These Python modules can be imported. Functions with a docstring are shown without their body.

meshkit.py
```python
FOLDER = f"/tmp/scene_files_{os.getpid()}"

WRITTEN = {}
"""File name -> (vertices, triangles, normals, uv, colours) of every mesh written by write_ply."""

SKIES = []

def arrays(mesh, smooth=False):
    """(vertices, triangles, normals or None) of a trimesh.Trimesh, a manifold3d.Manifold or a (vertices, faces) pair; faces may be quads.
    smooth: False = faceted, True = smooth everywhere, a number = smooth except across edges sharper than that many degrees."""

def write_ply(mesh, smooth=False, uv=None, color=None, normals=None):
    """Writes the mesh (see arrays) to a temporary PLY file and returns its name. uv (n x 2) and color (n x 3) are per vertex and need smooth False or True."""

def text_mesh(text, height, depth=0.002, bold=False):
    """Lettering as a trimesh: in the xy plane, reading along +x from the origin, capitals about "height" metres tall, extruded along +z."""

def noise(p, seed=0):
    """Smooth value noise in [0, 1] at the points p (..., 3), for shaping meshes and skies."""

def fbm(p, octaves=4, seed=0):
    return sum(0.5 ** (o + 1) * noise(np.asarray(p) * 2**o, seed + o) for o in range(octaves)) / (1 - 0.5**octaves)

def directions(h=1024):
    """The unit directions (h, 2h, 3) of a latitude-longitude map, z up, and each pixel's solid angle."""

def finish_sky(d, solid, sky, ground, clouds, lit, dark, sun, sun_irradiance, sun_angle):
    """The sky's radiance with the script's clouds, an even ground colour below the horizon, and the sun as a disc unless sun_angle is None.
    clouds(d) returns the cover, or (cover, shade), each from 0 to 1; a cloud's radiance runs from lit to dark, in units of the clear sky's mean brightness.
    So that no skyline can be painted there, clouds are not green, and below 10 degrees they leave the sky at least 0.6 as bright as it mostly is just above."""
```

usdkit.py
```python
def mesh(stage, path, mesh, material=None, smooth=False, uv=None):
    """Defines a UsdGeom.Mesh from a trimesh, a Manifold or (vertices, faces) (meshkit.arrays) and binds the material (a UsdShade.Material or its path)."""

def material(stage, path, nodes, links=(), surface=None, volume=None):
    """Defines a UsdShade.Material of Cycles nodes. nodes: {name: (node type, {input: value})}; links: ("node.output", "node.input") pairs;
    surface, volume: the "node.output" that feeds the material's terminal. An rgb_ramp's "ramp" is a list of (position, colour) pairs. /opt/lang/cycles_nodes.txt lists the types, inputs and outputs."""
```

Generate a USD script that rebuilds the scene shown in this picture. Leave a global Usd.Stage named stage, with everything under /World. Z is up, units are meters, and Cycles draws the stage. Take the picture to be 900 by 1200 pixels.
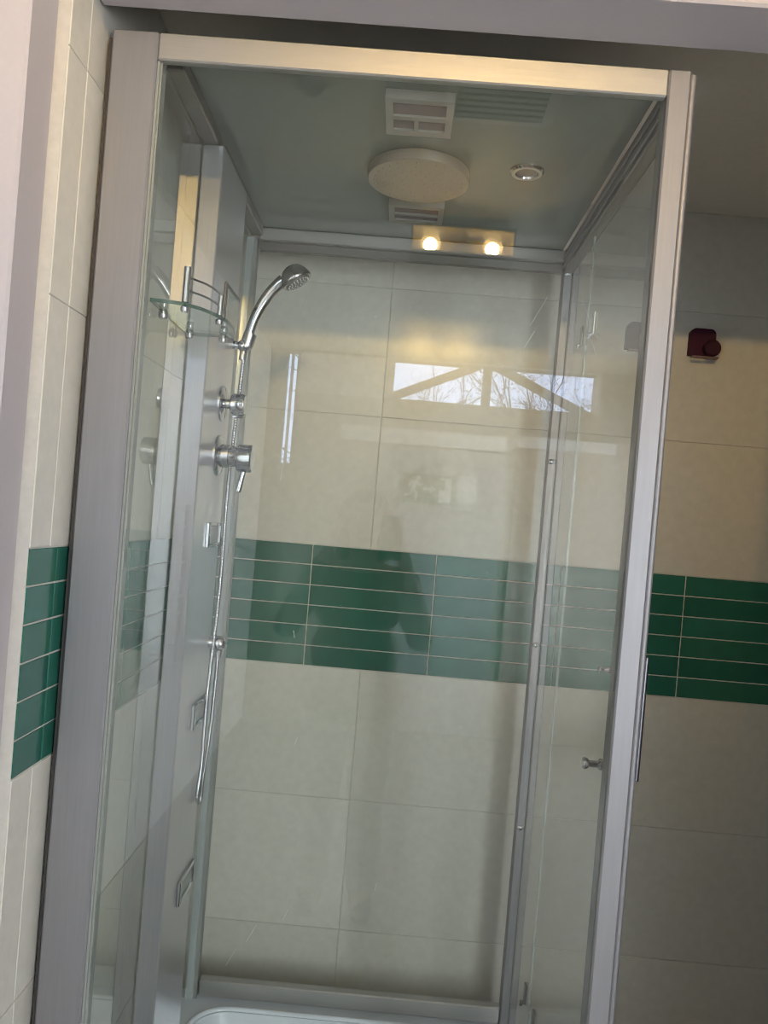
import math
import random

import manifold3d as m3
import numpy as np
import trimesh
import usdkit
from pxr import Gf, Sdf, Usd, UsdGeom, UsdLux, Vt
from shapely.geometry import Polygon, box as sbox
from shapely.ops import unary_union

random.seed(7)
rng = np.random.default_rng(7)
stage = Usd.Stage.CreateInMemory()
UsdGeom.SetStageUpAxis(stage, UsdGeom.Tokens.z)
UsdGeom.Xform.Define(stage, "/World")
UsdGeom.Scope.Define(stage, "/World/Looks")

# ------------------------------------------------------------------ camera, sky, exposure
C = 1.475                                  # camera height; all z below are measured from the camera
EXPOSURE = -0.08
SKY = 4.6
DAY = 23.0                                 # large frosted side window
SLIT = 2.5                                 # narrow frosted slit
LAMP = 1500.0
YAW, PITCH, ROLL, CY, F = -0.0179, -0.011, 0.0834, 620.37, 935.0
sy, cy_, sp, cp, sr, cr = math.sin(YAW), math.cos(YAW), math.sin(PITCH), math.cos(PITCH), math.sin(ROLL), math.cos(ROLL)
FW = np.array([sy * cp, cy_ * cp, sp])
R0 = np.array([cy_, -sy, 0.0])
U0 = np.cross(R0, FW)
RT, UP = cr * R0 + sr * U0, -sr * R0 + cr * U0
cam = UsdGeom.Camera.Define(stage, "/World/camera")
M = Gf.Matrix4d(*RT, 0, *UP, 0, *(-FW), 0, 0, 0, C, 1)
cam.AddTransformOp().Set(M)
cam.CreateFocalLengthAttr(28.0)
HA = 28.0 * 900 / F
cam.CreateHorizontalApertureAttr(HA)
cam.CreateVerticalApertureAttr(HA * 1200 / 900)
cam.CreateVerticalApertureOffsetAttr((CY - 600) / F * 28.0)
cam.CreateClippingRangeAttr(Gf.Vec2f(0.05, 1000))
cam.CreateExposureAttr(EXPOSURE)
dome = UsdLux.DomeLight.Define(stage, "/World/sky")
dome.CreateColorAttr(Gf.Vec3f(0.58, 0.7, 1.0))
dome.CreateIntensityAttr(SKY)

# ------------------------------------------------------------------ materials
LK = "/World/Looks/"


def mat(name, nodes, links, surface):
    return usdkit.material(stage, LK + name, nodes, links, surface=surface)


def plain(name, color, rough=0.5, metal=0.0, noise=0.0, nscale=60.0, bump=0.0, bscale=None, stretch=None, **kw):
    nodes = {"p": ("principled_bsdf", {"base_color": color, "roughness": rough, "metallic": metal, **kw})}
    links = []
    if noise or bump:
        nodes["tc"] = ("texture_coordinate", {})
        nodes["mp"] = ("mapping", {"scale": stretch or (1, 1, 1)})
        nodes["n"] = ("noise_texture", {"scale": nscale, "detail": 4.0, "roughness": 0.6})
        links += [("tc.object", "mp.vector"), ("mp.vector", "n.vector")]
    if noise:
        c = np.array(color)
        nodes["r"] = ("rgb_ramp", {"ramp": [(0.25, tuple(np.clip(c * (1 - noise), 0, 1))), (0.75, tuple(np.clip(c * (1 + noise), 0, 1)))]})
        links += [("n.fac", "r.fac"), ("r.color", "p.base_color")]
    if bump:
        nodes["b"] = ("bump", {"strength": bump, "distance": 0.002})
        links += [("n.fac", "b.height"), ("b.normal", "p.normal")]
    return mat(name, nodes, links, "p.BSDF")


def glass(name, tint, r0=0.026, rough=0.0, gain=0.96):
    return mat(name, {
        "lw": ("layer_weight", {"blend": 0.5}),
        "pw": ("math", {"math_type": "power", "value2": 5.0}),
        "ma": ("math", {"math_type": "multiply_add", "value2": gain, "value3": r0}),
        "t": ("transparent_bsdf", {"color": tint}),
        "g": ("glossy_bsdf", {"color": (1, 1, 1), "roughness": rough}),
        "mx": ("mix_closure", {})},
        [("lw.facing", "pw.value1"), ("pw.value", "ma.value1"), ("ma.value", "mx.fac"), ("t.BSDF", "mx.closure1"), ("g.BSDF", "mx.closure2")], "mx.closure")


def glow(name, color, strength):
    return mat(name, {"e": ("emission", {"color": color, "strength": strength})}, [], "e.emission")


ALU = plain("brushed_aluminium", (0.25, 0.245, 0.255), 0.5, 0.6, noise=0.05, nscale=220, stretch=(1, 1, 0.04), bump=0.08)
ALU_H = plain("brushed_aluminium_rail", (0.43, 0.425, 0.41), 0.45, 0.9, noise=0.04, nscale=220, stretch=(0.04, 1, 1), bump=0.08)
ALU_COL = plain("brushed_aluminium_panel", (0.56, 0.56, 0.58), 0.28, 0.8, noise=0.05, nscale=260, stretch=(1, 1, 0.03), bump=0.06)
ALU_DARK = plain("dark_aluminium", (0.22, 0.21, 0.2), 0.4, 1.0)
CHROME = plain("chrome", (0.47, 0.48, 0.49), 0.06, 1.0)
CHROME_SATIN = plain("satin_chrome", (0.7, 0.7, 0.7), 0.25, 1.0)
DISC = plain("brushed_steel_disc", (0.33, 0.31, 0.27), 0.4, 0.6, noise=0.06, nscale=300)
RUBBER = plain("dark_gasket", (0.035, 0.03, 0.03), 0.6)
SEAL = plain("grey_gasket", (0.23, 0.24, 0.22), 0.4)
CREAMS = [plain(f"cream_tile_{i}", c, 0.32, noise=0.06, nscale=40, bump=0.03) for i, c in enumerate([(0.575, 0.545, 0.475), (0.59, 0.56, 0.49), (0.56, 0.53, 0.465)])]
GREENS = [plain(f"green_tile_{i}", c, 0.14, noise=0.08, nscale=25, bump=0.015) for i, c in enumerate([(0.022, 0.115, 0.082), (0.026, 0.13, 0.094), (0.02, 0.105, 0.076), (0.028, 0.125, 0.085)])]
GROUT = plain("grout", (0.5, 0.47, 0.42), 0.85, noise=0.08)
PLASTER = plain("white_plaster", (0.43, 0.39, 0.4), 0.7, noise=0.02, nscale=120, bump=0.06)
CEIL = plain("ceiling_panel", (0.82, 0.74, 0.64), 0.6, noise=0.03)
FLOOR = plain("floor_tile", (0.2, 0.185, 0.165), 0.4, noise=0.08, nscale=20)
GROUND = plain("ground", (0.2, 0.22, 0.15), 0.9, noise=0.2, nscale=2)
REAR = plain("beige_wall_paint", (0.42, 0.38, 0.33), 0.7, noise=0.03)
WHITEPAINT = plain("white_paint", (0.8, 0.79, 0.78), 0.45)
DOORPAINT = plain("grey_white_door", (0.42, 0.43, 0.45), 0.4)
FRAMEPAINT = plain("window_frame_paint", (0.5, 0.45, 0.4), 0.5)
ROOF = plain("dark_green_roof_panel", (0.18, 0.215, 0.19), 0.09, noise=0.03, nscale=30)
VENT = plain("vent_plastic", (0.33, 0.32, 0.28), 0.5)
VENT_SLAT = plain("vent_slat", (0.13, 0.1, 0.09), 0.5)
VENT_DARK = plain("vent_slot_dark", (0.05, 0.04, 0.04), 0.6)
TRAY = plain("tray_acrylic", (0.62, 0.66, 0.7), 0.12)
GLASS = glass("clear_pane", (0.955, 0.982, 0.966), r0=0.05, gain=0.93)
GLASS_BACK = glass("clear_back_pane", (0.97, 0.985, 0.976), r0=0.008, rough=0.16, gain=0.5)
GLASS_EDGE = plain("green_glass_edge", (0.012, 0.05, 0.03), 0.1)
SHELFGLASS = glass("shelf_glass", (0.86, 0.93, 0.88), r0=0.06)
WINDOWGLASS = glass("window_pane", (0.97, 0.98, 0.98))
LCD = plain("display_screen", (0.16, 0.19, 0.16), 0.15)
BLACK = plain("black_plastic", (0.02, 0.02, 0.022), 0.3)
PLUM = plain("plum_plastic", (0.04, 0.002, 0.017), 0.65, specular_ior_level=0.3)
PLUM2 = plain("dark_plum_plastic", (0.03, 0.002, 0.013), 0.6, specular_ior_level=0.3)
NOZZLE = plain("nozzle_face", (0.07, 0.07, 0.075), 0.4)
NUB = plain("pale_nozzle", (0.5, 0.52, 0.5), 0.5)
FROST = glow("frosted_daylight_pane", (0.86, 0.93, 1.0), DAY)
FROST2 = glow("frosted_slit_pane", (0.82, 0.9, 1.0), SLIT)
BULB = glow("halogen_bulb", (1.0, 0.64, 0.21), LAMP)
SIGNGREEN = plain("sign_green", (0.05, 0.14, 0.09), 0.5)
SIGNWHITE = plain("sign_white", (0.93, 0.95, 0.93), 0.5)
PAPER = plain("paper", (0.85, 0.86, 0.82), 0.7)
SKIN = plain("skin", (0.75, 0.48, 0.38), 0.5, noise=0.05)
HAIR = plain("auburn_hair", (0.42, 0.17, 0.09), 0.5, noise=0.3, nscale=90, stretch=(1, 1, 0.15))
SHIRT = plain("brown_shirt", (0.26, 0.21, 0.17), 0.85, noise=0.1)
TROUSER = plain("pale_trousers", (0.6, 0.57, 0.52), 0.85)
SHOE = plain("shoe_leather", (0.03, 0.025, 0.02), 0.4)
EYE = plain("eye_white", (0.8, 0.8, 0.78), 0.2)
LIP = plain("lips", (0.5, 0.18, 0.16), 0.4)
BARK = plain("tree_bark", (0.2, 0.18, 0.17), 0.9)
DRIP = mat("dried_water", {"t": ("transparent_bsdf", {"color": (1, 1, 1)}), "d": ("diffuse_bsdf", {"color": (0.85, 0.87, 0.85)}), "mx": ("mix_closure", {"fac": 0.5})},
           [("t.BSDF", "mx.closure1"), ("d.BSDF", "mx.closure2")], "mx.closure")

# ------------------------------------------------------------------ scene tree helpers
used, BASE = {}, {}


def numbered(parent, name):
    k = used.get((parent, name), 0)
    used[(parent, name)] = k + 1
    return name if k == 0 else f"{name}_{k:03d}"


def tag(prim, label=None, cat=None, group=None, kind=None):
    for k, v in (("label", label), ("category", cat), ("group", group), ("kind", kind)):
        if v:
            prim.SetCustomDataByKey(k, v)


def thing(name, base, label, cat, group=None, kind=None):
    """An Xform at the thing's base (camera-relative x, y, z)."""
    p = "/World/" + numbered("/World", name)
    x = UsdGeom.Xform.Define(stage, p)
    b = np.array([base[0], base[1], base[2] + C], float)
    x.AddTranslateOp().Set(Gf.Vec3d(*b))
    BASE[p] = b
    tag(x.GetPrim(), label, cat, group, kind)
    return p


def obj(name, mesh, material, parent=None, label=None, cat=None, group=None, kind=None, smooth=False):
    parent = parent or "/World"
    p = parent + "/" + numbered(parent, name)
    b = BASE.get(parent, np.zeros(3))
    BASE[p] = b
    if hasattr(mesh, "to_mesh"):
        mm = mesh.to_mesh()
        mesh = trimesh.Trimesh(mm.vert_properties[:, :3], mm.tri_verts, process=False)
    mesh = mesh.copy()
    mesh.apply_translation(np.array([0, 0, C]) - b)
    m = usdkit.mesh(stage, p, mesh, material, smooth=smooth)
    tag(m.GetPrim(), label, cat, group, kind)
    return p


cat_ = trimesh.util.concatenate


def bx(x0, x1, y0, y1, z0, z1):
    m = trimesh.creation.box((x1 - x0, y1 - y0, z1 - z0))
    m.apply_translation(((x0 + x1) / 2, (y0 + y1) / 2, (z0 + z1) / 2))
    return m


def rb(x0, x1, y0, y1, z0, z1, r=0.002):
    """A box with chamfered edges (24 corners)."""
    r = min(r, (x1 - x0) / 2.01, (y1 - y0) / 2.01, (z1 - z0) / 2.01)
    v = []
    for x, sx in ((x0, 1), (x1, -1)):
        for y, s2 in ((y0, 1), (y1, -1)):
            for z, sz in ((z0, 1), (z1, -1)):
                v += [(x + sx * r, y + s2 * r, z), (x + sx * r, y, z + sz * r), (x, y + s2 * r, z + sz * r)]
    return trimesh.convex.convex_hull(np.array(v))


def pane(x0, x1, y0, y1, z0, z1, side=1):
    """A glass sheet as one optical face plus its four edges (the far face is left out so that light crosses each sheet once)."""
    m = bx(x0, x1, y0, y1, z0, z1)
    ax = int(np.argmin([x1 - x0, y1 - y0, z1 - z0]))
    keep = side * m.face_normals[:, ax] < 0.5
    return trimesh.Trimesh(m.vertices, m.faces[keep], process=False)


def tube(pts, rad, n=12, samples=0):
    pts = np.array(pts, float)
    rad = np.broadcast_to(np.asarray(rad, float), (len(pts),)).copy()
    if samples:
        from scipy.interpolate import CubicSpline
        t = np.concatenate([[0], np.cumsum(np.linalg.norm(np.diff(pts, axis=0), axis=1))])
        s = np.linspace(0, t[-1], samples)
        rad = np.interp(s, t, rad)
        pts = CubicSpline(t, pts)(s)
    tang = np.gradient(pts, axis=0)
    tang /= np.linalg.norm(tang, axis=1, keepdims=True)
    ref = np.array([0, 0, 1.0]) if abs(tang[0][2]) < 0.9 else np.array([1.0, 0, 0])
    u = np.cross(tang[0], ref)
    u /= np.linalg.norm(u)
    vs = []
    for i in range(len(pts)):
        u = u - tang[i] * (u @ tang[i])
        u /= np.linalg.norm(u)
        w = np.cross(tang[i], u)
        a = np.linspace(0, 2 * np.pi, n, endpoint=False)
        vs.append(pts[i] + rad[i] * (np.cos(a)[:, None] * u + np.sin(a)[:, None] * w))
    v = np.vstack(vs + [pts[:1], pts[-1:]])
    f = []
    for i in range(len(pts) - 1):
        for k in range(n):
            a, b, c, d = i * n + k, i * n + (k + 1) % n, (i + 1) * n + (k + 1) % n, (i + 1) * n + k
            f += [(a, b, c), (a, c, d)]
    e = len(pts) * n
    for k in range(n):
        f += [(e, (k + 1) % n, k), (e + 1, (len(pts) - 1) * n + k, (len(pts) - 1) * n + (k + 1) % n)]
    m = trimesh.Trimesh(v, np.array(f), process=False)
    if m.volume < 0:
        m.invert()
    return m


def lathe(profile, at, axis=(0, 0, 1), n=32):
    """profile: (radius, height) pairs along axis, from the point at."""
    m = trimesh.creation.revolve(np.array(profile, float), sections=n)
    m.apply_transform(trimesh.geometry.align_vectors((0, 0, 1), np.array(axis, float) / np.linalg.norm(axis)))
    m.apply_translation(at)
    if m.is_watertight and m.volume < 0:
        m.invert()
    return m


def ball(c, r, k=3):
    m = trimesh.creation.icosphere(k, r)
    m.apply_translation(c)
    return m


def extrude_xz(poly, y0, y1):
    """shapely polygon in (x, z), extruded from y0 to y1."""
    out = []
    for g in getattr(poly, "geoms", [poly]):
        m = trimesh.creation.extrude_polygon(g, y1 - y0, engine="earcut")
        v = np.array(m.vertices)
        m = trimesh.Trimesh(np.stack([v[:, 0], y0 + v[:, 2], v[:, 1]], 1), m.faces[:, ::-1], process=False)
        out.append(m)
    return cat_(out)


def extrude_xy(poly, z0, z1):
    m = trimesh.creation.extrude_polygon(poly, z1 - z0, engine="earcut")
    m.apply_translation((0, 0, z0))
    return m


# ------------------------------------------------------------------ the shower room shell
WS = 0.951                       # the walls' distance from the camera, relative to 2.45 m
XL, YW, ZC, FL = -0.583 * WS, 2.45 * WS, 1.012 * WS, -C
BT, BB = -0.091 * WS, -0.4645 * WS
ROW = (BT - BB) / 6
XR = 1.75


def tiles_on(parent, axis, face, u0, u1, seam_c, w_c, seam_g, w_g, z_lo, z_hi):
    """Cream and green tiles as parts. axis 'y': a wall facing -y at y = face, u = x; axis 'x': a wall facing +x at x = face, u = y."""
    def put(name, a, b, lo, hi, g, m, t):
        j = rng.uniform(-0.0004, 0.0004)
        if axis == "y":
            me = rb(a + g, b - g, face + j, face + t, lo + g, hi - g, 0.0008)
        else:
            me = rb(face - t, face - j, a + g, b - g, lo + g, hi - g, 0.0008)
        obj(name, me, m, parent)
    def spans(seam, w):
        k0 = math.floor((u0 - seam) / w)
        e = [seam + w * k for k in range(k0, k0 + 60)]
        e = [u0] + [q for q in e if u0 + 0.004 < q < u1 - 0.004] + [u1]
        return list(zip(e[:-1], e[1:]))
    for i in range(6):
        for a, b in spans(seam_g, w_g):
            put("green_tile", a, b, BB + i * ROW, BB + (i + 1) * ROW, 0.0016, GREENS[rng.integers(4)], 0.008)
    levels = [z_lo, -1.27 * WS, -0.867 * WS, BB], [BT, 0.315 * WS, 0.71 * WS, z_hi]
    for lv in levels:
        for lo, hi in zip(lv[:-1], lv[1:]):
            for a, b in spans(seam_c, w_c):
                put("cream_tile", a, b, lo, hi, 0.0009, CREAMS[rng.integers(3)], 0.008)


wb = obj("wall_back", bx(XL - 0.05, XR + 0.05, YW + 0.0022, YW + 0.12, FL, ZC + 0.02), GROUT, None,
         "cream tiled back wall behind the shower with a green tile band", "wall", kind="structure")
tiles_on(wb, "y", YW, XL, XR, -0.08 * WS, 1.35 * WS, -0.257 * WS, 0.3815 * WS, FL, ZC)
wl = obj("wall_left", bx(XL - 0.025, XL - 0.0022, 1.2, YW, FL, ZC + 0.02), GROUT, None,
         "narrow strip of cream and green tiled wall left of the shower", "wall", kind="structure")
tiles_on(wl, "x", XL, 1.2, YW, 1.335 * WS, 0.6 * WS, 1.366 * WS, 0.3815 * WS, FL, ZC)
obj("wall_right", bx(XR, XR + 0.08, 1.2, YW, FL, ZC + 0.02), REAR, None, "plain side wall beyond the right end of the tiled wall", "wall", kind="structure")
obj("ceiling", bx(XL - 0.05, XR + 0.05, 1.25, YW + 0.1, ZC, ZC + 0.06), CEIL, None, "dull brownish ceiling above the shower cabin", "ceiling", kind="structure")
obj("floor", bx(-1.1, 2.4, -3.1, YW + 0.1, FL - 0.06, FL), FLOOR, None, "tiled floor under the shower and the outer room", "floor", kind="structure")

wf = obj("wall_front", rb(-1.02, -0.574, 1.115, 1.1995, FL, 1.16, 0.004), PLASTER, None,
         "white plaster wall and beam framing the shower alcove opening", "wall", kind="structure")
obj("lintel", rb(-0.5535, 1.9, 1.19, 1.305, 0.80, 1.16, 0.004), PLASTER, wf, "pale plaster beam across the top of the opening")
obj("jamb", rb(0.76, 1.9, 1.19, 1.305, FL, 0.80, 0.004), PLASTER, wf)

# ------------------------------------------------------------------ the shower cabin
Y0, Y1 = 1.32, 2.19
ZT, ZRB = 0.7756, 0.763
XA, XB = -0.463, 0.38
TB = -1.345                      # tray deck
cab = thing("shower_cabin", (-0.06, 1.75, FL), "glass shower cabin with brushed aluminium frame in front of the tiled wall", "shower cabin")
p = obj("post", rb(-0.5402, XA, Y0, Y0 + 0.045, TB, ZT, 0.003), ALU, cab)
obj("gasket", cat_([bx(XA, XA + 0.004, Y0 + 0.006, Y0 + 0.03, TB, 0.73), bx(XA + 0.004, XA + 0.0075, Y0 + 0.010, Y0 + 0.03, TB, 0.73)]), SEAL, p)
obj("rubber_seal", bx(-0.5475, -0.5402, Y0 + 0.008, Y0 + 0.045, TB, ZT - 0.012), RUBBER, p)
p = obj("post", rb(XB, 0.4165, Y0, Y0 + 0.045, TB, ZT, 0.003), ALU, cab)
obj("edge_bead", tube([(0.4205, Y0 + 0.008, TB), (0.4205, Y0 + 0.008, ZT - 0.006)], 0.0058, 14), ALU, p, smooth=40)
obj("rubber_seal", bx(0.4165, 0.4265, Y0 + 0.012, Y0 + 0.04, TB, ZT - 0.01), RUBBER, p)
obj("top_rail", rb(XA + 0.0006, XB - 0.0006, Y0 + 0.0006, Y0 + 0.018, 0.7298, ZT - 0.0006, 0.0025), ALU_H, cab)
obj("top_rail", rb(-0.44, 0.384, 2.155, Y1, 0.729, ZRB, 0.003), ALU_H, cab)
obj("glass_channel", rb(-0.44, 0.384, 2.168, Y1 - 0.004, 0.706, 0.7288, 0.001), ALU_DARK, cab)
obj("top_rail", rb(XA + 0.001, -0.43, Y0 + 0.0455, 2.15, 0.737, ZRB, 0.003), ALU_DARK, cab)
r = obj("top_rail", rb(0.384, 0.412, Y0 + 0.0455, 2.15, 0.7, ZRB, 0.003), ALU_DARK, cab)
obj("track", cat_([rb(0.379, 0.3836, Y0 + 0.0455, 2.15, 0.735, 0.741, 0.001), rb(0.379, 0.3836, Y0 + 0.0455, 2.15, 0.712, 0.717, 0.001)]), ALU, r)
obj("roof", rb(XA + 0.001, 0.379, Y0 + 0.0185, Y1 + 0.01, ZRB + 0.0005, ZRB + 0.012, 0.002), ROOF, cab, "dark glossy green-grey roof panel")
obj("glass_panel", pane(XA + 0.0076, XB - 0.0005, 1.329, 1.335, TB, 0.7295), GLASS, cab)
obj("glass_panel", pane(-0.44, 0.383, 2.174, 2.18, -1.29, 0.7057), GLASS_BACK, cab)
obj("glass_panel", pane(-0.469, -0.4635, Y0 + 0.046, 2.15, -1.32, 0.7365, -1), GLASS, cab)
obj("glass_panel", pane(0.396, 0.402, 1.876, 2.15, -1.32, 0.6995), GLASS, cab)
d = obj("door", pane(0.396, 0.402, Y0 + 0.047, 1.868, -1.32, 0.6995), GLASS, cab, "clear glass side door with a bar handle")
obj("glass_edge", bx(0.3965, 0.4015, 1.8681, 1.8695, -1.32, 0.6995), SEAL, d)
hb = tube([(0.45, 1.40, -0.2), (0.45, 1.40, -0.417)], 0.0055, 14)
hb = cat_([hb, tube([(0.4025, 1.40, -0.232), (0.45, 1.40, -0.232)], 0.005, 12), tube([(0.4025, 1.40, -0.398), (0.45, 1.40, -0.398)], 0.005, 12)])
obj("handle", hb, plain("dark_handle_metal", (0.16, 0.16, 0.18), 0.3, 1.0), d, "slim dark vertical bar handle outside the glass", smooth=40)
for z, s in ((-0.232, 0.6), (-0.401, 1.0)):
    obj("knob", lathe([(0, 0), (0.010 * s, 0), (0.010 * s, 0.004), (0.006 * s, 0.007), (0.0055 * s, 0.022 * s), (0.0095 * s, 0.026 * s), (0.0105 * s, 0.031 * s), (0.0085 * s, 0.034 * s), (0, 0.035 * s)], (0.3958, 1.425, z), (-1, 0, 0), 24), CHROME, d, smooth=40)
for z0 in (0.45, -1.118):
    for y, s in ((1.785, 1.0), (1.897, 0.92)):
        h = cat_([rb(0.391, 0.3957, y - 0.009, y + 0.009, z0, z0 + 0.05 * s, 0.001), tube([(0.393, y, z0 + 0.004), (0.389, y + 0.002, z0 - 0.001), (0.385, y + 0.004, z0 - 0.008)], 0.0034, 10), ball((0.387, y + 0.003, z0), 0.0048, 2)])
        obj("hinge", h, CHROME if z0 > 0 else ALU_DARK, d, smooth=40)
# back corner posts with screws
p = obj("post", rb(0.3845, 0.4065, 2.151, Y1, TB, 0.766, 0.002), ALU, cab)
obj("edge_strip", rb(0.4095, 0.428, 2.153, Y1, TB, 0.762, 0.002), ALU, p)
obj("seam", bx(0.4065, 0.4095, 2.156, Y1, TB, 0.762), RUBBER, p)
for z in (0.699, 0.195, -0.30, -0.795):
    obj("screw", lathe([(0, 0), (0.0075, 0), (0.0068, 0.003), (0.004, 0.005), (0, 0.0055)], (0.393, 2.151, z), (0, -1, 0), 20), CHROME, p, smooth=40)
p = obj("post", rb(-0.4735, -0.453, 2.15, Y1, TB, 0.735, 0.002), plain("pale_corner_profile", (0.52, 0.56, 0.55), 0.25, 0.5), cab)
obj("seam", bx(-0.453, -0.4445, 2.158, Y1, TB, 0.735), SEAL, p)
# bottom rail and tray
obj("bottom_rail", rb(-0.44, 0.384, 2.16, Y1, -1.338, -1.294, 0.003), ALU_H, cab)
ty0, ty1, tx0, tx1 = Y0 - 0.01, Y1 + 0.01, -0.55, 0.432
outer = m3.CrossSection.square((tx1 - tx0, ty1 - ty0)).translate((tx0, ty0))
basin_top = m3.CrossSection.square((0.80, 0.70)).offset(0.0, m3.JoinType.Round)
prof = []
def rrect(x0, x1, y0, y1, r, n=8):
    return np.array(sbox(x0 + r, y0 + r, x1 - r, y1 - r).buffer(r, quad_segs=n).exterior.coords[:-1])
solid = m3.Manifold.extrude(outer, (-1.345) - FL).translate((0, 0, FL))
def slab(x0, x1, y0, y1, r, z):
    q = rrect(x0, x1, y0, y1, r)
    return np.c_[q, np.full(len(q), z)]
hollow = m3.Manifold.hull_points(np.vstack([slab(-0.425, 0.36, 1.40, 2.115, 0.09, -1.30), slab(-0.425, 0.36, 1.40, 2.115, 0.09, -1.352), slab(-0.41, 0.345, 1.415, 2.10, 0.08, -1.366), slab(-0.385, 0.32, 1.44, 2.07, 0.08, -1.44)]))
tray = obj("tray", solid - hollow, TRAY, cab, "pale blue-grey acrylic shower tray", smooth=40)
ring = np.vstack([rrect(-0.437, 0.372, 1.388, 2.127, 0.1), rrect(-0.437, 0.372, 1.388, 2.127, 0.1)[:1]])
obj("raised_lip", tube(np.c_[ring, np.full(len(ring), -1.345)], 0.008, 10), TRAY, tray, smooth=50)
obj("drain", lathe([(0, 0), (0.045, 0), (0.04, 0.006), (0, 0.008)], (0, 1.75, -1.4398), (0, 0, 1), 28), CHROME, tray, smooth=40)

# ------------------------------------------------------------------ shower column
XF, CA, CB = -0.419, 1.63, 1.872
col = thing("shower_column", (-0.44, 1.75, TB), "tall brushed metal shower column with mixers and jets on the left glass", "shower column")
obj("body", rb(-0.4625, XF, CA, CB, TB + 0.001, 0.7365, 0.0025), ALU_COL, col)
obj("body_edge", rb(-0.4615, XF - 0.008, CB, CB + 0.004, TB + 0.001, 0.735, 0.001), ALU_DARK, col)
dsp = obj("control_display", rb(XF + 0.0002, XF + 0.006, 1.725, 1.862, 0.385, 0.488, 0.002), BLACK, col, "dark framed control display")
obj("screen", rb(XF + 0.006, XF + 0.0068, 1.738, 1.85, 0.398, 0.476, 0.0003), LCD, dsp)
for zc in (-0.064, -0.467, -0.858):
    j = obj("body_jet", cat_([rb(XF + 0.0002, XF + 0.008, 1.737, 1.749, zc - 0.028, zc + 0.028, 0.0015), rb(XF + 0.0002, XF + 0.008, 1.851, 1.863, zc - 0.028, zc + 0.028, 0.0015),
                              rb(XF + 0.0002, XF + 0.008, 1.7492, 1.8508, zc + 0.020, zc + 0.028, 0.0015), rb(XF + 0.0002, XF + 0.008, 1.7492, 1.8508, zc - 0.028, zc - 0.020, 0.0015)]), CHROME, col)
    obj("jet_face", rb(XF + 0.0002, XF + 0.003, 1.7492, 1.8508, zc - 0.0198, zc + 0.0198, 0.0005), plain(f"jet_face_{zc}".replace("-", "m").replace(".", "_"), (0.3, 0.32, 0.32), 0.3, 0.8), j)
YM = 1.79
k = obj("diverter", lathe([(0, 0), (0.04, 0), (0.04, 0.003), (0.034, 0.007), (0.012, 0.009), (0, 0.009)], (XF + 0.0002, YM, 0.232), (1, 0, 0), 36), CHROME, col, "upper round diverter knob on a disc plate", smooth=40)
obj("stem", lathe([(0, 0), (0.011, 0), (0.011, 0.013), (0, 0.013)], (XF + 0.0095, YM, 0.232), (1, 0, 0), 24), CHROME, k, smooth=40)
obj("knob", lathe([(0, 0), (0.022, 0), (0.0245, 0.003), (0.0245, 0.028), (0.022, 0.031), (0, 0.031)], (XF + 0.0225, YM, 0.232), (1, 0, 0), 32), CHROME, k, smooth=40)
obj("grip", rb(XF + 0.026, XF + 0.05, YM - 0.004, YM + 0.004, 0.202, 0.2075, 0.001), CHROME, k)
k = obj("mixer", lathe([(0, 0), (0.046, 0), (0.046, 0.003), (0.039, 0.009), (0.02, 0.011), (0, 0.011)], (XF + 0.0002, YM, 0.115), (1, 0, 0), 36), CHROME, col, "lower thermostatic mixer with a lever", smooth=40)
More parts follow.
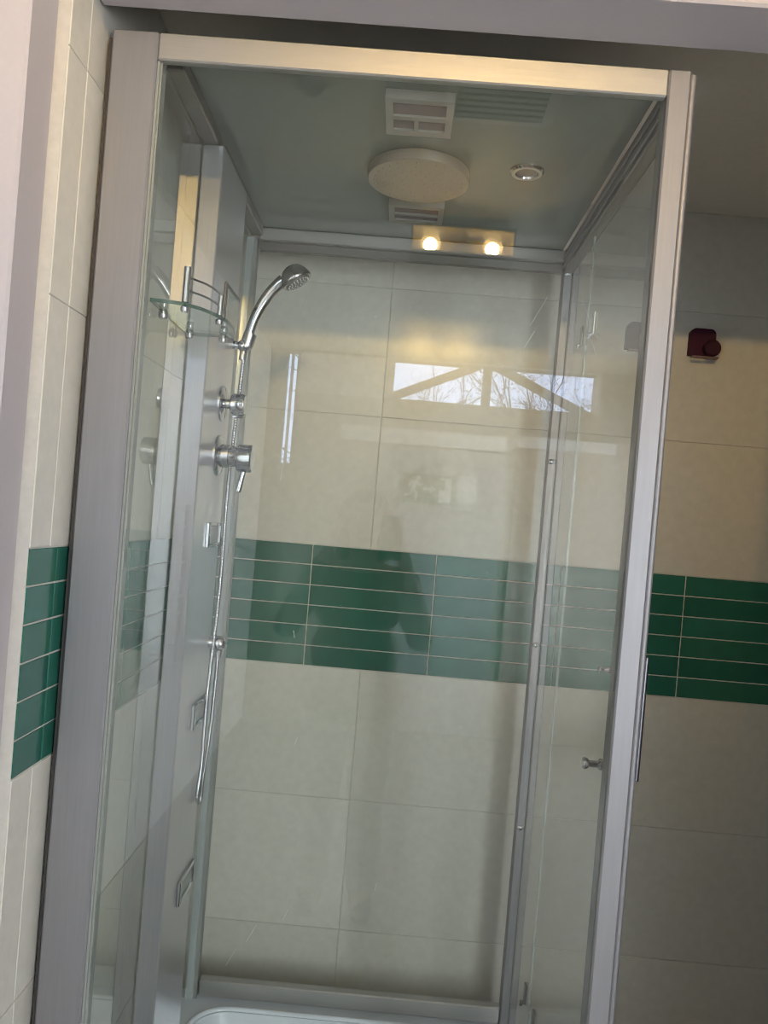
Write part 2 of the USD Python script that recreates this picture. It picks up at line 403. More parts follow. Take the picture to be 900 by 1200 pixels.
obj("cartridge_body", lathe([(0, 0), (0.026, 0), (0.026, 0.016), (0.023, 0.018), (0.023, 0.034), (0, 0.034)], (XF + 0.0112, YM, 0.115), (1, 0, 0), 32), CHROME, k, smooth=40)
obj("knob", lathe([(0, 0), (0.028, 0), (0.031, 0.003), (0.031, 0.031), (0.028, 0.034), (0, 0.034)], (XF + 0.0455, YM, 0.113), (1, 0, 0), 36), CHROME, k, smooth=40)
obj("lever", tube([(XF + 0.061, YM, 0.084), (XF + 0.058, YM, 0.068), (XF + 0.053, YM, 0.04), (XF + 0.052, YM, 0.036)], [0.0062, 0.0062, 0.0068, 0.005], 14), CHROME, k, smooth=40)
hd = obj("shower_holder", cat_([tube([(XF + 0.0002, 1.855, 0.378), (-0.405, 1.855, 0.378)], 0.009, 16), ball((-0.393, 1.855, 0.378), 0.0155, 3), lathe([(0.0115, -0.016), (0.0155, -0.016), (0.0155, 0.016), (0.0115, 0.016), (0.0115, -0.016)], (-0.3845, 1.855, 0.392), (0.28, 0, 1), 24)]), CHROME, col, smooth=40)
ho = obj("hose_outlet", cat_([tube([(XF + 0.0002, 1.855, -0.318), (-0.40, 1.855, -0.318)], 0.013, 18), ball((-0.394, 1.855, -0.318), 0.0175, 3), tube([(-0.394, 1.855, -0.33), (-0.396, 1.855, -0.35)], 0.0085, 16)]), CHROME, col, "round chrome hose outlet", smooth=40)

# ------------------------------------------------------------------ hand shower and its hose
hs = thing("hand_shower", (-0.3875, 1.855, 0.372), "chrome hand shower with metal hose hanging in its holder on the column", "hand shower")
obj("handle", tube([(-0.3895, 1.855, 0.374), (-0.383, 1.855, 0.41), (-0.370, 1.853, 0.452), (-0.35, 1.85, 0.49), (-0.328, 1.846, 0.518), (-0.312, 1.842, 0.532)], [0.0105, 0.0112, 0.0125, 0.0135, 0.014, 0.0155], 20, 28), CHROME, hs, smooth=50)
nrm = np.array([0.56, 0.0, -0.83])
nrm /= np.linalg.norm(nrm)
hc = np.array([-0.281, 1.838, 0.534])
obj("head", lathe([(0, -0.035), (0.014, -0.034), (0.024, -0.028), (0.032, -0.016), (0.036, -0.004), (0.0365, 0.002), (0.034, 0.005), (0, 0.005)], hc, nrm, 40), CHROME, hs, smooth=50)
face = obj("spray_face", lathe([(0, 0), (0.0305, 0), (0.029, 0.003), (0.015, 0.0042), (0, 0.0045)], hc + nrm * 0.0051, nrm, 36), NOZZLE, hs, smooth=40)
u = np.cross(nrm, (0, 0, 1)); u /= np.linalg.norm(u); w = np.cross(nrm, u)
nubs = []
for rr, n in ((0.025, 20), (0.017, 13), (0.009, 7)):
    for i in range(n):
        a = 2 * math.pi * i / n
        nubs.append(ball(hc + nrm * 0.0088 + rr * (math.cos(a) * u + math.sin(a) * w), 0.0019, 1))
obj("nozzle", cat_(nubs), NUB, face, kind="stuff")
hp = [(-0.391, 1.856, 0.366), (-0.393, 1.857, 0.33), (-0.3985, 1.858, 0.22), (-0.4035, 1.858, 0.10), (-0.4045, 1.856, -0.05), (-0.4035, 1.853, -0.17), (-0.4045, 1.84, -0.30), (-0.4065, 1.83, -0.40), (-0.407, 1.826, -0.52),
      (-0.409, 1.828, -0.63), (-0.4095, 1.835, -0.685), (-0.4085, 1.842, -0.688), (-0.4065, 1.848, -0.655), (-0.402, 1.853, -0.57), (-0.3975, 1.855, -0.46), (-0.396, 1.855, -0.375), (-0.396, 1.855, -0.351)]
from scipy.interpolate import CubicSpline
hp = np.array(hp)
tt = np.concatenate([[0], np.cumsum(np.linalg.norm(np.diff(hp, axis=0), axis=1))])
ss = np.linspace(0, tt[-1], 900)
hq = CubicSpline(tt, hp)(ss)
obj("hose", tube(hq, 0.0045 + 0.0006 * np.cos(ss / 0.0042 * 2 * math.pi), 10), CHROME, hs, "ribbed metal hose", smooth=60)
obj("connector", lathe([(0, 0), (0.0085, 0), (0.0085, 0.018), (0.0065, 0.026), (0, 0.026)], (-0.3955, 1.856, 0.345), (0.12, 0, 1), 20), CHROME, hs, smooth=40)

# ------------------------------------------------------------------ glass corner shelf
SZ = 0.345
sh = thing("corner_shelf", (-0.43, 1.5, SZ), "small green-edged glass corner shelf with chrome rail on the shower column", "shelf")
pts = [(-0.462, 1.6285), (-0.462, 1.378), (-0.440, 1.3795), (-0.407, 1.389), (-0.382, 1.415), (-0.362, 1.455), (-0.352, 1.50), (-0.350, 1.545), (-0.358, 1.59), (-0.372, 1.6285)]
poly = Polygon(pts)
g = obj("shelf_glass", extrude_xy(poly.buffer(-0.0015), SZ, SZ + 0.006), SHELFGLASS, sh)
obj("edge", extrude_xy(poly.difference(poly.buffer(-0.0014)), SZ, SZ + 0.006), GLASS_EDGE, g)
for q, (kx, ky) in enumerate([(-0.4535, 1.43), (-0.447, 1.585), (-0.383, 1.60)]):
    obj("bracket_knob", lathe([(0, -0.016), (0.007, -0.016), (0.0085, -0.012), (0.0085, -0.004), (0.0065, -0.0003), (0, -0.0003)], (kx, ky, SZ), (0, 0, 1), 20), CHROME, sh, smooth=40)
def post(x, y, top, rad):
    return obj("rail_post", cat_([tube([(x, y, SZ + 0.0062), (x, y, SZ + top)], rad, 16), lathe([(0, -0.011), (0.006, -0.011), (0.0075, -0.007), (0.0075, -0.003), (0.005, -0.0003), (0, -0.0003)], (x, y, SZ), (0, 0, 1), 18)]), CHROME, sh, smooth=40)
post(-0.4045, 1.392, 0.068, 0.0062)
post(-0.361, 1.468, 0.043, 0.005)
for z in (0.05, 0.027):
    obj("rail", tube([(-0.401, 1.394, SZ + z), (-0.387, 1.412, SZ + z), (-0.372, 1.44, SZ + z * 0.98), (-0.363, 1.466, SZ + z * 0.9)], 0.0019, 10, 14), CHROME, sh, smooth=40)

# ------------------------------------------------------------------ things on the cabin roof
rs = thing("rain_shower", (-0.02, 1.735, ZRB), "large round rain shower disc hanging flat under the cabin roof", "shower head")
obj("disc", lathe([(0, 0.006), (0.1, 0.006), (0.108, 0.004), (0.110, 0), (0.110, -0.0175), (0.1085, -0.019), (0, -0.019)], (-0.02, 1.735, ZRB - 0.0085), (0, 0, 1), 72), DISC, rs, smooth=40)
obj("stem", lathe([(0, 0), (0.012, 0), (0.012, 0.002), (0, 0.002)], (-0.02, 1.735, ZRB - 0.0022), (0, 0, 1), 24), CHROME, rs, smooth=40)
ptsn = []
for rr in np.arange(0.015, 0.1, 0.02):
    n = int(2 * math.pi * rr / 0.02)
    for i in range(n):
        a = 2 * math.pi * i / n + rr * 40
        ptsn.append(lathe([(0, 0), (0.0014, 0), (0.001, 0.002), (0, 0.002)], (-0.02 + rr * math.cos(a), 1.735 + rr * math.sin(a), ZRB - 0.0276), (0, 0, -1), 6))
obj("nozzle", cat_(ptsn), DISC, rs, kind="stuff")


def vent(x0, x1, y0, y1, z, label, slats):
    v = thing("roof_vent", ((x0 + x1) / 2, (y0 + y1) / 2, z), label, "vent", "vents on the cabin roof")
    h = ZRB - 0.0002
    fr = unary_union([sbox(x0, y0, x1, y1)]).difference(unary_union([sbox(a, c, b, d2) for a, b, c, d2 in slats]))
    obj("frame", extrude_xy(fr, z, h), VENT, v)
    for a, b, c, d2 in slats:
        obj("backing", bx(a, b, c, d2, h - 0.004, h - 0.001), VENT_DARK, v)
        n = max(3, int((d2 - c) / 0.0085))
        for i in range(n):
            yy = c + (i + 0.5) * (d2 - c) / n
            m = bx(a, b, -0.0007, 0.0007, -0.003, 0.003)
            m.apply_transform(trimesh.transformations.rotation_matrix(0.5, (1, 0, 0)))
            m.apply_translation((0, yy, z + 0.0052))
            obj("slat", m, VENT_SLAT, v)
vent(-0.087, 0.037, 1.418, 1.55, 0.745, "larger louvred vent box on the cabin roof nearest the front glass", [(-0.073, 0.024, 1.432, 1.478), (-0.073, -0.034, 1.492, 1.53), (-0.026, 0.024, 1.492, 1.53)])
vent(-0.087, 0.045, 1.895, 2.0, 0.746, "smaller louvred vent box on the cabin roof behind the rain shower disc", [(-0.073, 0.032, 1.91, 1.945), (-0.073, 0.032, 1.957, 1.985)])
sp_ = thing("roof_spotlight", (0.208, 1.70, ZRB), "small round chrome recessed spotlight, unlit, on the cabin roof", "spotlight")
obj("ring", lathe([(0.0225, 0.001), (0.036, 0.001), (0.036, 0.004), (0.032, 0.008), (0.0245, 0.008), (0.0225, 0.004), (0.0225, 0.001)], (0.208, 1.70, ZRB), (0, 0, -1), 44), CHROME, sp_, smooth=40)
obj("lens", lathe([(0, 0.001), (0.0224, 0.001), (0.0224, 0.003), (0.012, 0.004), (0, 0.0042)], (0.208, 1.70, ZRB), (0, 0, -1), 32), plain("spot_lens", (0.25, 0.23, 0.22), 0.3), sp_, smooth=40)

# ------------------------------------------------------------------ plum soap hooks on the back wall
def soap_hook(x, z, label):
    t = thing("wall_holder", (x, YW, z), label, "wall holder", "plum plastic holders on the back wall")
    q = unary_union([sbox(x - 0.036, z - 0.04, x + 0.036, z + 0.02), sbox(x - 0.02, z + 0.0, x + 0.02, z + 0.037)]).union(Polygon([(x + 0.02 * s + 0.016 * math.cos(a), z + 0.021 + 0.016 * math.sin(a)) for s in (-1, 1) for a in np.linspace(0 if s > 0 else math.pi / 2, math.pi / 2 if s > 0 else math.pi, 8)]).convex_hull)
    obj("plate", extrude_xz(q, YW - 0.022, YW - 0.0005), PLUM, t)
    obj("cup", lathe([(0, 0), (0.022, 0), (0.024, 0.004), (0.024, 0.018), (0.02, 0.022), (0, 0.022)], (x + 0.022, YW - 0.0225, z - 0.021), (0, -1, 0), 28), PLUM2, t, smooth=40)
    obj("ledge", rb(x - 0.034, x + 0.042, YW - 0.042, YW - 0.0225, z - 0.0505, z - 0.0455, 0.002), plain("ledge_" + str(int(x * 1000)), (0.2, 0.12, 0.11), 0.4), t)
soap_hook(0.868 * WS, 0.618 * WS, "dark plum holder on the tiled wall to the right of the cabin")
soap_hook(0.677 * WS, 0.622 * WS, "dark plum holder on the tiled wall seen through the cabin side glass")

# ------------------------------------------------------------------ dried water marks on the glass
marks = []
def mark(path, r):
    marks.append(tube(path, r, 6))
yb = 2.1725
for x, z, l, s in ((-0.315, 0.30, 0.008, 0), (-0.31, 0.28, 0.006, 0), (-0.325, 0.22, 0.02, .1), (-0.33, 0.11, 0.05, .05), (-0.335, 0.17, 0.03, .05), (-0.30, 0.43, 0.012, .3), (-0.11, 0.55, 0.006, 0), (0.0, 0.6, 0.006, 0), (-0.31, -1.16, 0.05, .5), (-0.22, -1.1, 0.03, .4),
                   (-0.36, -1.23, 0.05, .5), (-0.23, -0.62, 0.02, .3), (0.02, -1.0, 0.02, .2), (0.33, 0.60, 0.08, .5), (0.31, 0.52, 0.05, .5), (-0.26, -0.33, 0.02, -.2)):
    mark([(x - s * l / 2, yb, z - l / 2), (x, yb, z), (x + s * l / 2, yb, z + l / 2)], 0.0011)
arc = [(-0.325 - 0.05 * t * t + 0.0, 1.3275, 0.30 - 0.07 * t) for t in np.linspace(-0.2, 1, 8)]
obj("water_marks", cat_(marks), DRIP, None, "scattered pale dried water marks on the back glass of the cabin", "water marks", kind="stuff")

# ------------------------------------------------------------------ the outer room behind the camera
YR, ZO, XO0, XO1 = -3.0, 1.16, -1.0, 1.62
obj("ceiling", bx(XO0 - 0.1, XO1 + 0.05, YR - 0.1, 1.305, ZO, ZO + 0.06), plain("outer_ceiling_paint", (0.6, 0.54, 0.45), 0.6, noise=0.03), None, "painted ceiling of the outer room facing the shower", "ceiling", kind="structure")
WX0, WX1, WZ0, WZ1 = -0.12, 1.305, 0.868, 1.142
SX0, SX1 = -0.885, -0.81
hole = unary_union([sbox(WX0, WZ0, WX1, WZ1), sbox(SX0, 0.35, SX1, WZ1)])
wr = obj("wall_rear", extrude_xz(sbox(XO0 - 0.05, FL, XO1 + 0.05, ZO).difference(hole), YR - 0.1, YR), REAR, None,
         "beige rear wall with exit door and high window, reflected in the front glass", "wall", kind="structure")
# side walls with frosted windows
def ext_yz(poly, x0, x1):
    m = extrude_xz(poly, 0, x1 - x0)
    v = np.array(m.vertices)
    return trimesh.Trimesh(np.stack([x0 + v[:, 1], v[:, 0], v[:, 2]], 1), m.faces[:, ::-1], process=False)
def side_window(name, xw, out, a, b, c, d, glowmat, label, bars):
    w = thing(name, (xw, (a + b) / 2, c), label, "window", kind="structure")
    f = 0.03
    def sx(p, q):
        return (min(xw + out * p, xw + out * q), max(xw + out * p, xw + out * q))
    obj("frosted_pane", bx(*sx(0.055, 0.06), a + f, b - f, c + f, d - f), glowmat, w)
    for q in [(a, a + f, c, d), (b - f, b, c, d), (a + f, b - f, c, c + f), (a + f, b - f, d - f, d)] + [(y - 0.02, y + 0.02, c + f, d - f) for y in bars]:
        obj("frame", rb(*sx(0.03, 0.07), *q, 0.003), WHITEPAINT, w)
LW, RW = (-0.62, -0.44, -0.75, 0.42), (-2.93, -1.3, -1.1, 0.75)
obj("wall_outer", ext_yz(sbox(YR - 0.1, FL, 1.115, ZO).difference(sbox(LW[0], LW[2], LW[1], LW[3])), XO0 - 0.08, XO0), WHITEPAINT, None, "white side wall of the outer room with a slit window", "wall", kind="structure")
side_window("window_2", XO0, -1, *LW, FROST2, "narrow frosted slit window beside the towel radiator in the outer room", [])
obj("wall_side", ext_yz(sbox(YR - 0.1, FL, 1.19, ZO).difference(sbox(RW[0], RW[2], RW[1], RW[3])), XO1, XO1 + 0.08), WHITEPAINT, None, "white side wall of the outer room with the large frosted window", "wall", kind="structure")
side_window("window_4", XO1, 1, *RW, FROST, "large frosted window glowing with daylight in the outer room side wall", [-2.11])
# transom window
w1 = thing("window_1", ((WX0 + WX1) / 2, YR, WZ0), "high horizontal window with diagonal braces and a centre bar, mirrored in the front glass", "window", kind="structure")
fx, fy0, fy1 = (WX0 + WX1) / 2, YR - 0.07, YR - 0.02
XM = 0.54
obj("pane", pane(WX0, XM - 0.02, YR - 0.056, YR - 0.052, WZ0, WZ1), WINDOWGLASS, w1)
obj("pane", pane(XM + 0.02, WX1, YR - 0.056, YR - 0.052, WZ0, WZ1), WINDOWGLASS, w1)
obj("mullion", rb(XM - 0.03, XM + 0.03, YR - 0.05, YR - 0.01, WZ0, WZ1, 0.003), FRAMEPAINT, w1)
def brace(xa, za, xb, zb, wd):
    q = Polygon([(xa, za - wd), (xb, zb - wd), (xb, zb + wd), (xa, za + wd)]).intersection(sbox(WX0, WZ0, WX1, WZ1))
    obj("brace", extrude_xz(q, YR - 0.045, YR - 0.012), FRAMEPAINT, w1)
brace(WX0, WZ0 + 0.015, XM - 0.04, WZ1 + 0.02, 0.032)
brace(XM + 0.04, WZ1 + 0.02, WX1, WZ0 - 0.03, 0.032)
e = 0.035
obj("frame", extrude_xz(sbox(WX0 - e, WZ0 - 0.0, WX1 + e, WZ1 + 0.015).difference(sbox(WX0, WZ0, WX1, WZ1)), YR + 0.0005, YR + 0.02), WHITEPAINT, w1)
# narrow sidelight
w3 = thing("window_3", ((SX0 + SX1) / 2, YR, 0.35), "narrow bright vertical slit window at the corner of the rear wall", "window", kind="structure")
obj("pane", pane(SX0, SX1, YR - 0.056, YR - 0.052, 0.35, WZ1), WINDOWGLASS, w3)
obj("mullion", rb((SX0 + SX1) / 2 - 0.008, (SX0 + SX1) / 2 + 0.008, YR - 0.05, YR - 0.01, 0.35, WZ1, 0.002), WHITEPAINT, w3)
# white boards left of the transom
tr = thing("trim_1", (-0.48, YR, WZ0), "white boarded panel beside the high window of the rear wall", "panel", kind="structure")
for a, b in ((-0.79, -0.575), (-0.57, -0.33), (-0.325, -0.165)):
    obj("board", rb(a, b, YR + 0.0005, YR + 0.02, 0.86, WZ1, 0.003), WHITEPAINT, tr)
# exit door
d1 = thing("door_1", (0.265, YR, FL), "pale grey door with an exit sign on it in the rear wall", "door", kind="structure")
obj("leaf", rb(-0.18, 0.71, YR + 0.0005, YR + 0.035, FL + 0.005, 0.535, 0.003), DOORPAINT, d1)
obj("handle", cat_([tube([(-0.11, YR + 0.036, -0.45), (-0.11, YR + 0.08, -0.45)], 0.01, 14), tube([(-0.11, YR + 0.08, -0.45), (0.01, YR + 0.08, -0.45)], 0.009, 14)]), CHROME_SATIN, d1, smooth=40)
obj("header", rb(-0.46, 0.70, YR + 0.0005, YR + 0.06, 0.55, 0.655, 0.004), plain("header_white", (0.93, 0.92, 0.91), 0.5), d1, "white box header above the door")
d2_ = thing("door_2", (1.12, YR, FL), "beige cupboard door to the right of the exit door", "door", kind="structure")
obj("leaf", rb(0.79, 1.46, YR + 0.0005, YR + 0.03, FL + 0.005, 0.585, 0.003), REAR, d2_)
obj("header", rb(0.785, 1.465, YR + 0.0005, YR + 0.06, 0.59, 0.67, 0.004), WHITEPAINT, d2_)
# exit sign: figure, arrow, doorway
yS = YR + 0.0355
sg = thing("exit_sign", (0.19, yS, 0.145), "green exit sign with running figure, arrow and doorway on the pale door", "sign")
obj("board", rb(0.008, 0.372, yS, yS + 0.004, 0.14, 0.35, 0.001), SIGNGREEN, sg)
def cap(a, b, r):
    from shapely.geometry import LineString
    return LineString([a, b]).buffer(r)
from shapely.geometry import Point
man = unary_union([Point(0.112, 0.322).buffer(0.014), cap((0.098, 0.295), (0.078, 0.24), 0.013), cap((0.1, 0.292), (0.128, 0.272), 0.0065), cap((0.128, 0.272), (0.146, 0.284), 0.0055), cap((0.096, 0.294), (0.062, 0.288), 0.0065), cap((0.062, 0.288), (0.05, 0.262), 0.0055),
                   cap((0.078, 0.24), (0.106, 0.215), 0.009), cap((0.106, 0.215), (0.102, 0.172), 0.0075), cap((0.078, 0.24), (0.062, 0.204), 0.009), cap((0.062, 0.204), (0.026, 0.196), 0.0075)])
obj("running_figure", extrude_xz(man, yS + 0.0041, yS + 0.0052), SIGNWHITE, sg)
arrow = unary_union([sbox(0.15, 0.236, 0.205, 0.256), Polygon([(0.2, 0.214), (0.2, 0.278), (0.242, 0.246)])])
obj("arrow", extrude_xz(arrow, yS + 0.0041, yS + 0.0052), SIGNWHITE, sg)
obj("doorway", extrude_xz(sbox(0.262, 0.16, 0.345, 0.33).difference(sbox(0.262, 0.245, 0.30, 0.315)), yS + 0.0041, yS + 0.0052), SIGNWHITE, sg)
nt = obj("paper_notice", rb(0.39, 0.527, yS, yS + 0.001, 0.172, 0.362, 0.0004), PAPER, None, "small white paper notice beside the exit sign", "notice")
# twin halogen lamp on the outer ceiling
lx0, lx1, ly, lz = -0.045, 0.35, -0.45, 1.09
lm = thing("twin_lamp", ((lx0 + lx1) / 2, ly, ZO), "twin halogen lamp glowing warm, mirrored as two bright spots in the front glass", "lamp")
hx = [bx(lx0, lx1, ly - 0.06, ly - 0.05, 1.035, 1.132), bx(lx0, lx1, ly - 0.05, ly + 0.095, 1.12, 1.132), bx(lx0, lx1, ly - 0.05, ly + 0.095, 1.022, 1.03), bx(lx0, lx0 + 0.008, ly - 0.05, ly + 0.095, 1.03, 1.12), bx(lx1 - 0.008, lx1, ly - 0.05, ly + 0.095, 1.03, 1.12)]
obj("housing", cat_(hx), plain("lamp_housing", (0.22, 0.19, 0.1), 0.5), lm)
obj("mount", bx(0.1, 0.2, ly - 0.03, ly + 0.03, 1.132, ZO - 0.0005), WHITEPAINT, lm)
for x in (0.032, 0.274):
    b = obj("bulb", lathe([(0, -0.002), (0.027, -0.002), (0.027, 0.0), (0, 0.004)], (x, ly - 0.022, lz), (0, 1, 0), 24), BULB, lm)
    obj("reflector", lathe([(0.0275, 0), (0.04, 0.02), (0.042, 0.02), (0.0295, -0.002), (0.0275, 0)], (x, ly - 0.024, lz), (0, 1, 0), 28), CHROME_SATIN, b)
    obj("socket", lathe([(0, 0), (0.012, 0), (0.012, 0.022), (0, 0.022)], (x, ly - 0.0495, lz), (0, 1, 0), 16), BLACK, b)
# slatted grille in the outer ceiling
gr = thing("ceiling_grille", (0.18, 0.58, ZO), "grey-green slatted grille in a pale frame on the outer ceiling", "grille")
obj("frame", extrude_xy(sbox(0.03, 0.38, 0.335, 0.8).difference(sbox(0.06, 0.405, 0.305, 0.775)), ZO - 0.015, ZO - 0.0005), WHITEPAINT, gr)
obj("backing", bx(0.06, 0.305, 0.405, 0.775, ZO - 0.004, ZO - 0.0006), VENT_DARK, gr)
TEAL = plain("grille_slat", (0.14, 0.2, 0.2), 0.5)
for i in range(12):
    y = 0.42 + i * 0.031
    obj("slat", rb(0.061, 0.304, y - 0.009, y + 0.009, ZO - 0.014, ZO - 0.0045, 0.001), TEAL, gr)
# towel radiator under the left wall, beside the frosted window
tw = thing("towel_radiator", (XO0 + 0.05, -0.80, -0.75), "white ladder towel radiator on the wall beside the frosted window", "radiator")
for y in (-0.69, -0.93):
    obj("upright", tube([(XO0 + 0.05, y, -0.75), (XO0 + 0.05, y, 0.0)], 0.014, 16), WHITEPAINT, tw, smooth=40)
    for z in (-0.65, -0.1):
        obj("wall_bracket", tube([(XO0 + 0.0005, y, z), (XO0 + 0.04, y, z)], 0.008, 10), WHITEPAINT, tw, smooth=40)
for i in range(10):
    z = -0.72 + i * 0.077
    obj("rung", tube([(XO0 + 0.05, -0.69, z), (XO0 + 0.05, -0.93, z)], 0.008, 12), WHITEPAINT, tw, smooth=40)

# ------------------------------------------------------------------ outdoors: ground and bare trees
obj("ground", bx(-30, 30, -45, -3.15, FL - 0.4, FL - 0.25), GROUND, None, "grassy ground outside the building", "ground", kind="structure")
def tree(x, y, h, seed, label):
    rr = random.Random(seed)
    tubes = []
    def grow(p, d, l, r, lev):
        n = 3
        q = [p]
        for i in range(n):
            d = d + np.array([rr.gauss(0, .16), rr.gauss(0, .16), rr.gauss(0.03, .1)])
            d /= np.linalg.norm(d)
            q.append(q[-1] + d * l / n)
        tubes.append((lev, tube(q, np.linspace(r, r * 0.6, n + 1), 6 if lev < 2 else 4 if lev < 4 else 3)))
        if lev < 6:
            for i in range(3 if lev else 7):
                t = rr.uniform(0.35, 1.0)
                k = min(int(t * n), n - 1)
                b = q[k] + (q[k + 1] - q[k]) * (t * n - k)
                e2 = d + np.array([rr.gauss(0, .75), rr.gauss(0, .75), rr.gauss(0.15, .5)])
                grow(b, e2 / np.linalg.norm(e2), l * rr.uniform(.5, .75), r * 0.55, lev + 1)
    z0 = FL - 0.26
    grow(np.array([x, y, z0]), np.array([0, 0, 1.0]), h * 0.5, h * 0.009, 0)
    t = thing("bare_tree", (x, y, z0), label, "tree", "bare trees outside the high window")
    obj("trunk", cat_([m for l, m in tubes if l < 1]), BARK, t)
    obj("branches", cat_([m for l, m in tubes if l >= 1]), BARK, t, kind="stuff")
tree(0.1, -11.0, 5.4, 1, "bare tree outside, to the left of the high window bar")
tree(2.3, -24.0, 9.0, 2, "bare tree outside, behind the centre of the high window")
tree(4.3, -15.5, 7.0, 5, "bare tree outside, to the right of the high window")

# ------------------------------------------------------------------ the person with the phone, mirrored in the front glass
def hull(a, ra, b, rb_):
    s = lambda c, r: m3.Manifold.sphere(r, 20).translate(tuple(c))
    return m3.Manifold.batch_hull([s(a, ra), s(b, rb_)])
def smooth_body(parts, edge, it=8):
    u_ = m3.Manifold.batch_boolean(parts, m3.OpType.Add).refine_to_length(edge)
    mm = u_.to_mesh()
    t = trimesh.Trimesh(mm.vert_properties[:, :3], mm.tri_verts, process=True)
    trimesh.smoothing.filter_taubin(t, iterations=it)
    return t
px, py = -0.125, -0.34
HC = np.array([px, py + 0.05, -0.012])
shL, shR = np.array([px - 0.165, py, -0.235]), np.array([px + 0.165, py, -0.235])
elL, wrL = np.array([px - 0.25, py + 0.12, -0.40]), np.array([-0.245, -0.17, -0.13])
elR, wrR = np.array([px + 0.235, py + 0.12, -0.41]), np.array([0.058, -0.062, -0.205])
def hand(w, pdir, side, curl):
    """w wrist, pdir direction of the palm, side direction across the knuckles (towards the little finger), curl direction the fingers bend to."""
    pdir, side, curl = (np.array(q, float) / np.linalg.norm(q) for q in (pdir, side, curl))
    parts = []
    k = [w + pdir * 0.085 + side * s for s in (-0.027, -0.009, 0.009, 0.026)]
    for q in k:
        parts.append(hull(w + pdir * 0.012 + (q - w - pdir * 0.085) * 0.6, 0.014, q, 0.0115))
    for i in range(3):
        parts.append(hull(k[i], 0.0115, k[i + 1], 0.0115))
    for q, ln, b in zip(k, (0.068, 0.076, 0.07, 0.056), (0.9, 0.8, 0.9, 1.0)):
        a, r_, ang = q, 0.0088, 0.25 * b
        for s in (0.45, 0.32, 0.25):
            dd = pdir * math.cos(ang) + curl * math.sin(ang)
            nx = a + dd * ln * s
            parts.append(hull(a, r_, nx, r_ * 0.93))
            a, r_, ang = nx, r_ * 0.93, ang + 0.5 * b
    t0 = w + pdir * 0.03 - side * 0.024
    t1 = t0 - side * 0.024 + pdir * 0.028 + curl * 0.012
    t2 = t1 - side * 0.008 + pdir * 0.03 + curl * 0.012
    parts += [hull(t0, 0.0125, t1, 0.0105), hull(t1, 0.0105, t2, 0.0085)]
    return parts
body = [hull((px - 0.06, py, -0.31), 0.105, (px + 0.06, py, -0.31), 0.105), hull((px - 0.05, py, -0.5), 0.1, (px + 0.05, py, -0.5), 0.1), hull((px, py, -0.31), 0.11, (px, py, -0.5), 0.1),
        hull((px - 0.07, py, -0.64), 0.11, (px + 0.07, py, -0.64), 0.11), hull((px, py, -0.5), 0.11, (px, py, -0.64), 0.12),
        hull(shL, 0.055, (px, py, -0.2), 0.06), hull(shR, 0.055, (px, py, -0.2), 0.06), hull((px, py, -0.2), 0.055, HC + (0, -0.015, -0.07), 0.052)]
arms = []
for s_, e_, w_ in ((shL, elL, wrL), (shR, elR, wrR)):
    arms += [hull(s_, 0.05, e_, 0.039), hull(e_, 0.037, w_, 0.025)]
legs = []
for s in (-1, 1):
    hip, kn, an = (px + s * 0.085, py, -0.68), (px + s * 0.09, py + 0.02, -1.04), (px + s * 0.09, py - 0.01, -1.395)
    legs += [hull(hip, 0.085, kn, 0.058), hull(kn, 0.056, an, 0.038), hull(an, 0.038, (px + s * 0.10, py + 0.11, FL + 0.034), 0.03)]
head = [hull(HC + (0, 0.0, 0.035), 0.078, HC + (0, -0.02, 0.03), 0.078), hull(HC + (0, 0.015, -0.01), 0.066, HC + (0, 0.035, -0.085), 0.034), hull(HC + (0, 0.075, 0.012), 0.010, HC + (0, 0.093, -0.03), 0.0135),
        hull(HC + (-0.075, -0.005, 0.015), 0.014, HC + (-0.074, 0.0, -0.02), 0.011), hull(HC + (0.075, -0.005, 0.015), 0.014, HC + (0.074, 0.0, -0.02), 0.011), hull(HC + (-0.03, 0.062, -0.005), 0.02, HC + (0.03, 0.062, -0.005), 0.02)]
hands = hand(wrR, (-0.25, 0.12, 1.0), (0.2, 0.98, 0), (-1, 0.1, 0.1)) + hand(wrL, (0.28, 0.02, 1.0), (0.3, 0.95, -0.1), (1, -0.2, 0))
pr = thing("person", (px, py, FL), "person in brown top and pale trousers raising a phone, faintly mirrored in the glass", "person")
obj("body", smooth_body(body + arms + legs + head + hands, 0.012, 6), SKIN, pr, smooth=True)
cl = [hull(shL, 0.062, elL, 0.05), hull(shR, 0.062, elR, 0.05), hull(elL, 0.049, elL + (wrL - elL) * 0.82, 0.036), hull(elR, 0.049, elR + (wrR - elR) * 0.82, 0.036),
      hull((px - 0.062, py, -0.31), 0.117, (px + 0.062, py, -0.31), 0.117), hull((px - 0.055, py, -0.5), 0.114, (px + 0.055, py, -0.5), 0.114), hull((px, py, -0.31), 0.122, (px, py, -0.5), 0.115), hull((px - 0.075, py, -0.66), 0.124, (px + 0.075, py, -0.66), 0.124), hull((px, py, -0.5), 0.12, (px, py, -0.66), 0.13),
      hull(shL, 0.064, (px, py, -0.235), 0.07), hull(shR, 0.064, (px, py, -0.235), 0.07)]
obj("shirt", smooth_body(cl, 0.016, 8), SHIRT, pr, smooth=True)
tl = []
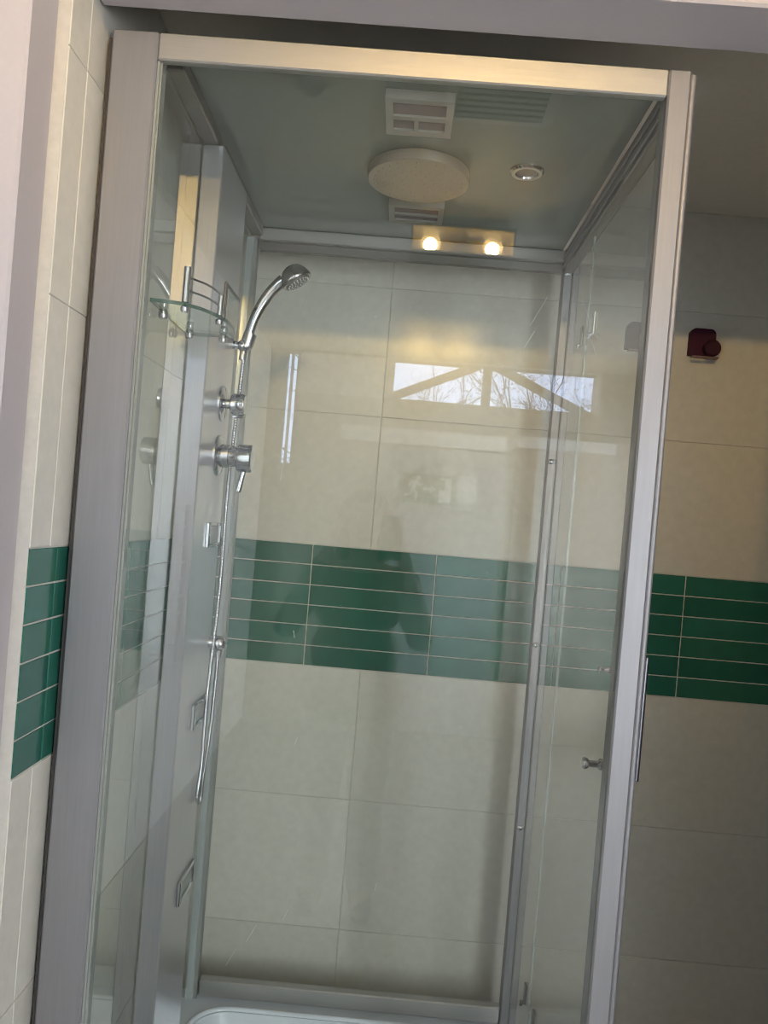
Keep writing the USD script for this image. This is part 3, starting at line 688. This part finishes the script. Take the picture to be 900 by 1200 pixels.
for s in (-1, 1):
    hip, kn, an = (px + s * 0.082, py, -0.70), (px + s * 0.09, py + 0.02, -1.04), (px + s * 0.09, py - 0.01, -1.36)
    tl += [hull(hip, 0.1, kn, 0.074), hull(kn, 0.074, an, 0.062)]
obj("trousers", smooth_body(tl, 0.02, 6), TROUSER, pr, smooth=True)
for s in (-1, 1):
    c = np.array([px + s * 0.095, py, FL])
    obj("shoe", smooth_body([hull(c + (0, -0.02, 0.045), 0.044, c + (0.01 * s, 0.11, 0.036), 0.036), hull(c + (0, -0.02, 0.05), 0.046, c + (0, -0.02, 0.09), 0.048)], 0.012, 4), SHOE, pr, smooth=True)
hm = [hull(HC + (0, -0.018, 0.042), 0.089, HC + (0, -0.03, 0.02), 0.09), hull(HC + (-0.062, -0.035, 0.03), 0.04, HC + (-0.072, -0.04, -0.12), 0.03), hull(HC + (0.062, -0.035, 0.03), 0.04, HC + (0.072, -0.04, -0.12), 0.03), hull(HC + (0, -0.05, 0.0), 0.075, HC + (0, -0.05, -0.12), 0.05),
      hull(HC + (-0.03, 0.048, 0.088), 0.028, HC + (0.04, 0.04, 0.09), 0.03)]
obj("hair", smooth_body(hm, 0.012, 5), HAIR, pr, smooth=True)
for s in (-1, 1):
    e_ = obj("eye", ball(HC + (s * 0.031, 0.073, 0.012), 0.0115, 2), EYE, pr, smooth=True)
    obj("iris", ball(HC + (s * 0.031, 0.0805, 0.012), 0.0052, 2), BLACK, e_, smooth=True)
obj("mouth", smooth_body([hull(HC + (-0.02, 0.071, -0.062), 0.0055, HC + (0, 0.078, -0.061), 0.0065), hull(HC + (0.02, 0.071, -0.062), 0.0055, HC + (0, 0.078, -0.061), 0.0065)], 0.004, 3), LIP, pr, smooth=True)
ph = thing("phone", (-0.02, -0.012, -0.13), "dark phone held up by the person, mirrored in the front glass", "phone")
obj("case", rb(-0.058, 0.016, -0.016, -0.008, -0.13, 0.018, 0.004), BLACK, ph)
obj("screen", rb(-0.055, 0.013, -0.0172, -0.0161, -0.126, 0.014, 0.0005), LCD, ph)
